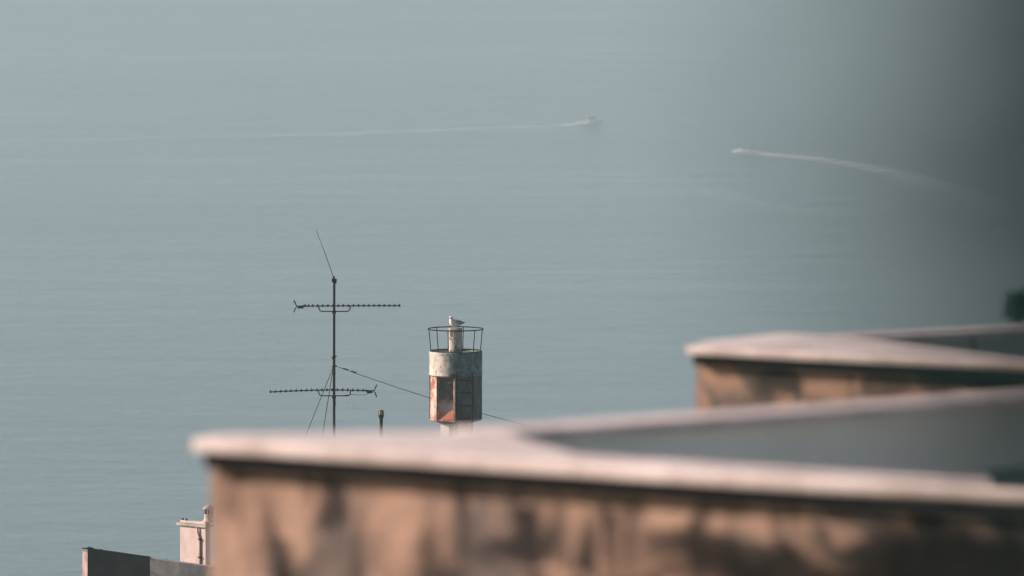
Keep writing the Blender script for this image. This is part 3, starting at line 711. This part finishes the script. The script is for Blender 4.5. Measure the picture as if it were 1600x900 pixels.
# ------------------------------------------------------------------ boats and their wakes
white_gel = simple('grey_gelcoat', (0.42, 0.44, 0.45), 0.4, (0.34, 0.36, 0.37), 2)
navy = simple('dark_hull_paint', (0.04, 0.055, 0.07), 0.4, (0.03, 0.04, 0.05), 2)
glass_d = simple('smoked_glass', (0.02, 0.025, 0.03), 0.1)
def boat(px, py, length, rz, hullm, label, cabin):
    q = PZ(px, py, 0)
    t = thing('motorboat', (q.x, q.y, 0), label, 'boat', rz=rz)
    n = 12; bm = bmesh.new(); rows = []
    Lh = length; bw = length * 0.17
    for i in range(n + 1):
        u = i / n; x = -Lh / 2 + Lh * u
        half = bw * (1 - max(0, (u - 0.45) / 0.55) ** 2.2) if u < 1 else 0.02
        half = max(half, 0.03); sheer = 0.62 + 0.45 * u * u; keel = -0.2 + 0.5 * max(0, (u - 0.75) / 0.25) ** 2
        sec = [(half, sheer), (half * 0.98, sheer * 0.7), (half * 0.8, 0.1), (0, keel), (-half * 0.8, 0.1), (-half * 0.98, sheer * 0.7), (-half, sheer)]
        rows.append([bm.verts.new((x, y, z)) for y, z in sec])
    for i in range(n):
        for k in range(6): bm.faces.new((rows[i][k], rows[i][k + 1], rows[i + 1][k + 1], rows[i + 1][k]))
        # gunwale and sunk deck
        bm.faces.new((rows[i][6], rows[i][0], rows[i + 1][0], rows[i + 1][6]))
    bm.faces.new(rows[0]); bmesh.ops.recalc_face_normals(bm, faces=bm.faces[:])
    me = bpy.data.meshes.new('hull'); bm.to_mesh(me); bm.free(); me.transform(Matrix.Rotation(R(-4), 4, 'Y'))
    link('hull', me, hullm, t, True)
    if cabin:
        MB().prism([(-0.5, -0.8), (1.1, -0.7), (1.6, 0), (1.1, 0.7), (-0.5, 0.8)], 0.75, 1.45, 0.06).build('cabin', white_gel, t)
        MB().prism([(-0.45, -0.82), (1.13, -0.72), (1.64, 0), (1.13, 0.72), (-0.45, 0.82)], 1.46, 1.85, 0.03).build('windscreen', glass_d, t)
        MB().prism([(-1.3, -0.85), (1.2, -0.78), (1.6, 0), (1.2, 0.78), (-1.3, 0.85)], 1.86, 1.96, 0.03).build('roof', white_gel, t)
        MB().tube([(-0.8, 0.0, 1.95), (-0.9, 0, 3.2)], 0.05, 6).build('aerial', navy, t)
    else:
        MB().box(-0.3, 0.35, -0.35, 0.35, 0.6, 1.35, 0.05).build('console', navy, t)
        MB().prism([(0.3, -0.4), (0.42, -0.4), (0.42, 0.4), (0.3, 0.4)], 1.36, 1.75, 0.02).build('windscreen', glass_d, t)
        # driver standing behind the console: one continuous figure
        pm = bpy.data.meshes.new('person')
        v = [(-0.7, 0, 1.55), (-0.68, 0, 1.85), (-0.66, 0, 2.08), (-0.64, 0, 2.2), (-0.62, 0, 2.36), (-0.62, .12, 1.1), (-0.7, .13, .66), (-0.62, -.12, 1.1), (-0.7, -.13, .66),
             (-0.66, .2, 2.02), (-0.5, .27, 1.75), (-0.25, .22, 1.6), (-0.66, -.2, 2.02), (-0.5, -.27, 1.75), (-0.25, -.22, 1.6)]
        ed = [(0, 1), (1, 2), (2, 3), (3, 4), (0, 5), (5, 6), (0, 7), (7, 8), (2, 9), (9, 10), (10, 11), (2, 12), (12, 13), (13, 14)]
        pm.from_pydata(v, ed, [])
        po = link('person', pm, simple('dark_jacket', (0.03, 0.035, 0.045), 0.85))
        sk = po.modifiers.new('skin', 'SKIN'); rs = [.16, .15, .17, .07, .12, .09, .06, .09, .06, .08, .055, .04, .08, .055, .04]
        for i, s_ in enumerate(pm.skin_vertices[0].data): s_.radius = (rs[i], rs[i])
        pm.skin_vertices[0].data[0].use_root = True
        po.modifiers.new('sub', 'SUBSURF').levels = 1
        po.matrix_world = Matrix.Translation(t.location) @ Matrix.Rotation(rz, 4, 'Z')
        tag(po, 'person in dark clothing standing at the console of the right-hand motorboat', 'person')
    m = MB(); m.box(-Lh / 2 - 0.35, -Lh / 2 + 0.02, -0.2, 0.2, 0.35, 1.05, 0.08); m.box(-Lh / 2 - 0.28, -Lh / 2 - 0.12, -0.08, 0.08, -0.4, 0.4)
    m.build('outboard_motor', navy, t)
    return t
b1 = boat(921, 193.5, 7.0, R(4), white_gel, 'pale cabin motorboat heading right far out in the haze', True)
b2 = boat(1173, 239, 5.2, R(180 - 12), navy, 'small dark open motorboat heading left in the haze', False)

def foam_material(name, dens, sx):
    m, nt, b = mat_base(name)
    nt.nodes.remove(b); o = nt.nodes['Material Output']
    df = N(nt, 'BsdfDiffuse'); df.inputs['Color'].default_value = (0.86, 0.84, 0.82, 1)
    tr = N(nt, 'BsdfTransparent'); mx = N(nt, 'MixShader')
    at = N(nt, 'Attribute'); at.attribute_name = 'foam'
    n1 = noise(nt, 0.35, 5, 0.7, stretch=(sx, 0.5, 1))
    mu = N(nt, 'Math', operation='MULTIPLY'); nt.links.new(ramp(nt, n1, 0.25, 0.75), mu.inputs[0]); nt.links.new(at.outputs['Fac'], mu.inputs[1])
    m2 = N(nt, 'Math', operation='MULTIPLY'); m2.use_clamp = True; nt.links.new(mu.outputs[0], m2.inputs[0]); m2.inputs[1].default_value = dens
    nt.links.new(m2.outputs[0], mx.inputs[0]); nt.links.new(tr.outputs[0], mx.inputs[1]); nt.links.new(df.outputs[0], mx.inputs[2])
    nt.links.new(mx.outputs[0], o.inputs['Surface'])
    return m
def wake(path, widths, foam, heights, mat, label, nseg=90, ncr=10, zoff=0.05):
    """path in photo pixels on the water; the strip is a low ridge of foam, thinning out astern"""
    def interp(lst, t):
        k = t * (len(lst) - 1); i = min(int(k), len(lst) - 2); f = k - i
        a_, b_ = lst[i], lst[i + 1]
        if isinstance(a_, Vector):
            p0 = lst[max(i - 1, 0)]; p3 = lst[min(i + 2, len(lst) - 1)]
            return 0.5 * ((2 * a_) + (b_ - p0) * f + (2 * p0 - 5 * a_ + 4 * b_ - p3) * f * f + (3 * a_ - p0 - 3 * b_ + p3) * f ** 3)
        return a_ + (b_ - a_) * f
    P3 = [PZ(x, y, 0) for x, y in path]
    verts, faces, fo = [], [], []
    for i in range(nseg + 1):
        t = i / nseg; c = interp(P3, t); d = interp(P3, min(1, t + .01)) - interp(P3, max(0, t - .01)); d.z = 0; d.normalize()
        n = Vector((-d.y, d.x, 0)); wd = interp(widths, t); h = interp(heights, t); f_ = interp(foam, t)
        for j in range(ncr + 1):
            s = j / ncr * 2 - 1; e = (1 - s * s)
            verts.append(c + n * (s * wd / 2) + Vector((0, 0, zoff + h * e * rnd.uniform(0.6, 1.2)))); fo.append(f_ * e * rnd.uniform(0.8, 1.0))
    for i in range(nseg):
        for j in range(ncr):
            k = i * (ncr + 1) + j; faces.append((k, k + 1, k + ncr + 2, k + ncr + 1))
    me = bpy.data.meshes.new('wake'); me.from_pydata([tuple(v) for v in verts], [], faces)
    at = me.attributes.new('foam', 'FLOAT', 'POINT'); at.data.foreach_set('value', fo)
    o = link('wake', me, mat, smooth=True)
    return tag(o, label, 'wake')
fm = foam_material('wake_foam', 1.0, 0.12)
wake([(936, 194), (915, 195.5), (890, 196.5), (820, 199), (700, 203), (540, 209), (380, 213), (180, 217.5), (-40, 221)], [2, 5, 7, 9, 12, 14, 16, 18, 20], [0.45, 0.7, 0.55, 0.36, 0.3, 0.25, 0.18, 0.15, 0.13], [.5, .8, .35, .15, .1, .05, .02, 0, 0], fm,
     'long straight white wake trailing left behind the pale cabin boat')
wake([(1147, 239), (1160, 238.5), (1175, 240.5), (1205, 242.5), (1260, 247), (1330, 257), (1390, 269), (1440, 284), (1500, 306), (1600, 345)], [2.5, 7, 10, 11, 11, 11, 12, 15, 18, 18], [0.9, 1.0, 1.0, 0.9, 0.75, 0.7, 0.62, 0.45, 0.25, 0.08], [.5, 1.1, .6, .3, .15, .1, .05, .03, 0, 0], fm,
     'curving white wake trailing right behind the small dark motorboat')

wake([(1060, 283), (1110, 300), (1180, 316), (1270, 330), (1400, 343)], [7, 8, 9, 9, 8], [0.04, 0.14, 0.17, 0.13, 0.02], [0, .02, .02, .02, 0], fm,
     'very faint curved line of old wake on the water below the small dark motorboat')

# ------------------------------------------------------------------ tree beside the photographer, one drooping branch hangs into view
def tree():
    tx, ty, z0 = 0.95, 1.9, 178.2
    DT = 1.5
    tip = P(2440, 770, DT)                          # lowest leaves of the drooping branch
    t = thing('olive_tree', (tx, ty, z0), 'dark green tree branch close to the camera, blurred across the upper right edge', 'tree')
    base = Vector((tx, ty, z0)); tl = tip - base
    bark = simple('grey_bark', (0.10, 0.085, 0.07), 0.95, (0.06, 0.05, 0.045), 14, bmp=0.02)
    m = MB()
    m.tube([(0, 0, 0), (0.03, 0.02, 0.6), (-0.02, 0.0, 1.3), (-0.1, 0, 1.9), (-0.14, 0.05, 2.5)], [0.09, 0.075, 0.06, 0.05, 0.03], 12)
    limbs = [[(-0.05, 0, 1.7), (-0.3, -0.1, 2.2), (tl.x + 0.3, tl.y + 0.1, 2.45), (tl.x + 0.1, tl.y + 0.03, 2.25), (tl.x + 0.03, tl.y, 1.95), (tl.x, tl.y, tl.z + 0.06)],
             [(-0.1, 0, 1.9), (0.4, 0.2, 2.5), (0.8, 0.3, 2.9)], [(-0.12, 0, 2.1), (-0.1, 0.5, 2.7), (-0.1, 0.8, 3.1)], [(-0.1, 0, 2.0), (0.2, -0.4, 2.6), (0.3, -0.6, 3.0)], [(-0.13, 0.03, 2.4), (-0.3, 0, 2.9), (-0.4, 0.1, 3.3)]]
    for l in limbs: m.tube(l, [0.036 - 0.031 * i / (len(l) - 1) for i in range(len(l))], 8)
    m.build('trunk', bark, t, True)
    verts, faces = [], []
    def leaf(p, size):
        d = Vector((rnd.gauss(0, 1), rnd.gauss(0, 1), rnd.gauss(-0.3, 0.8))).normalized()
        s = d.cross(Vector((rnd.gauss(0, 1), rnd.gauss(0, 1), rnd.gauss(0, 1)))).normalized(); n = d.cross(s)
        k = len(verts)
        for a_, b_, c_ in ((0, 0, 0), (0.45, 0.2, 0.05), (1, 0, -0.04), (0.45, -0.2, 0.05)):
            verts.append(tuple(p + d * a_ * size + s * b_ * size + n * c_ * size))
        faces.extend(((k, k + 1, k + 2), (k, k + 2, k + 3)))
    for l in limbs[1:]:
        for i in range(800):
            q = Vector(l[-1]) * rnd.uniform(0.85, 1.05)
            leaf(q + Vector((rnd.gauss(0, .28), rnd.gauss(0, .28), rnd.gauss(0, .22))), rnd.uniform(.045, .07))
    # drooping spray of leaves along the first limb
    for i in range(SPRAY_N):
        f = rnd.uniform(0, 1)
        hw = SPRAY_W * min(1, 0.85 + f * 2.0)
        q = Vector((tl.x + rnd.uniform(-1, 1) * hw, tl.y + rnd.gauss(0, .05), tl.z + f * 0.62))
        leaf(q, rnd.uniform(.016, .028))
    me = bpy.data.meshes.new('crown'); me.from_pydata(verts, [], faces)
    lm = simple('dark_olive_leaf', (0.006, 0.044, 0.046), 0.85, (0.010, 0.055, 0.056), 8)
    link('crown', me, lm, t)
SPRAY_W = 0.085
SPRAY_N = 6000
tree()
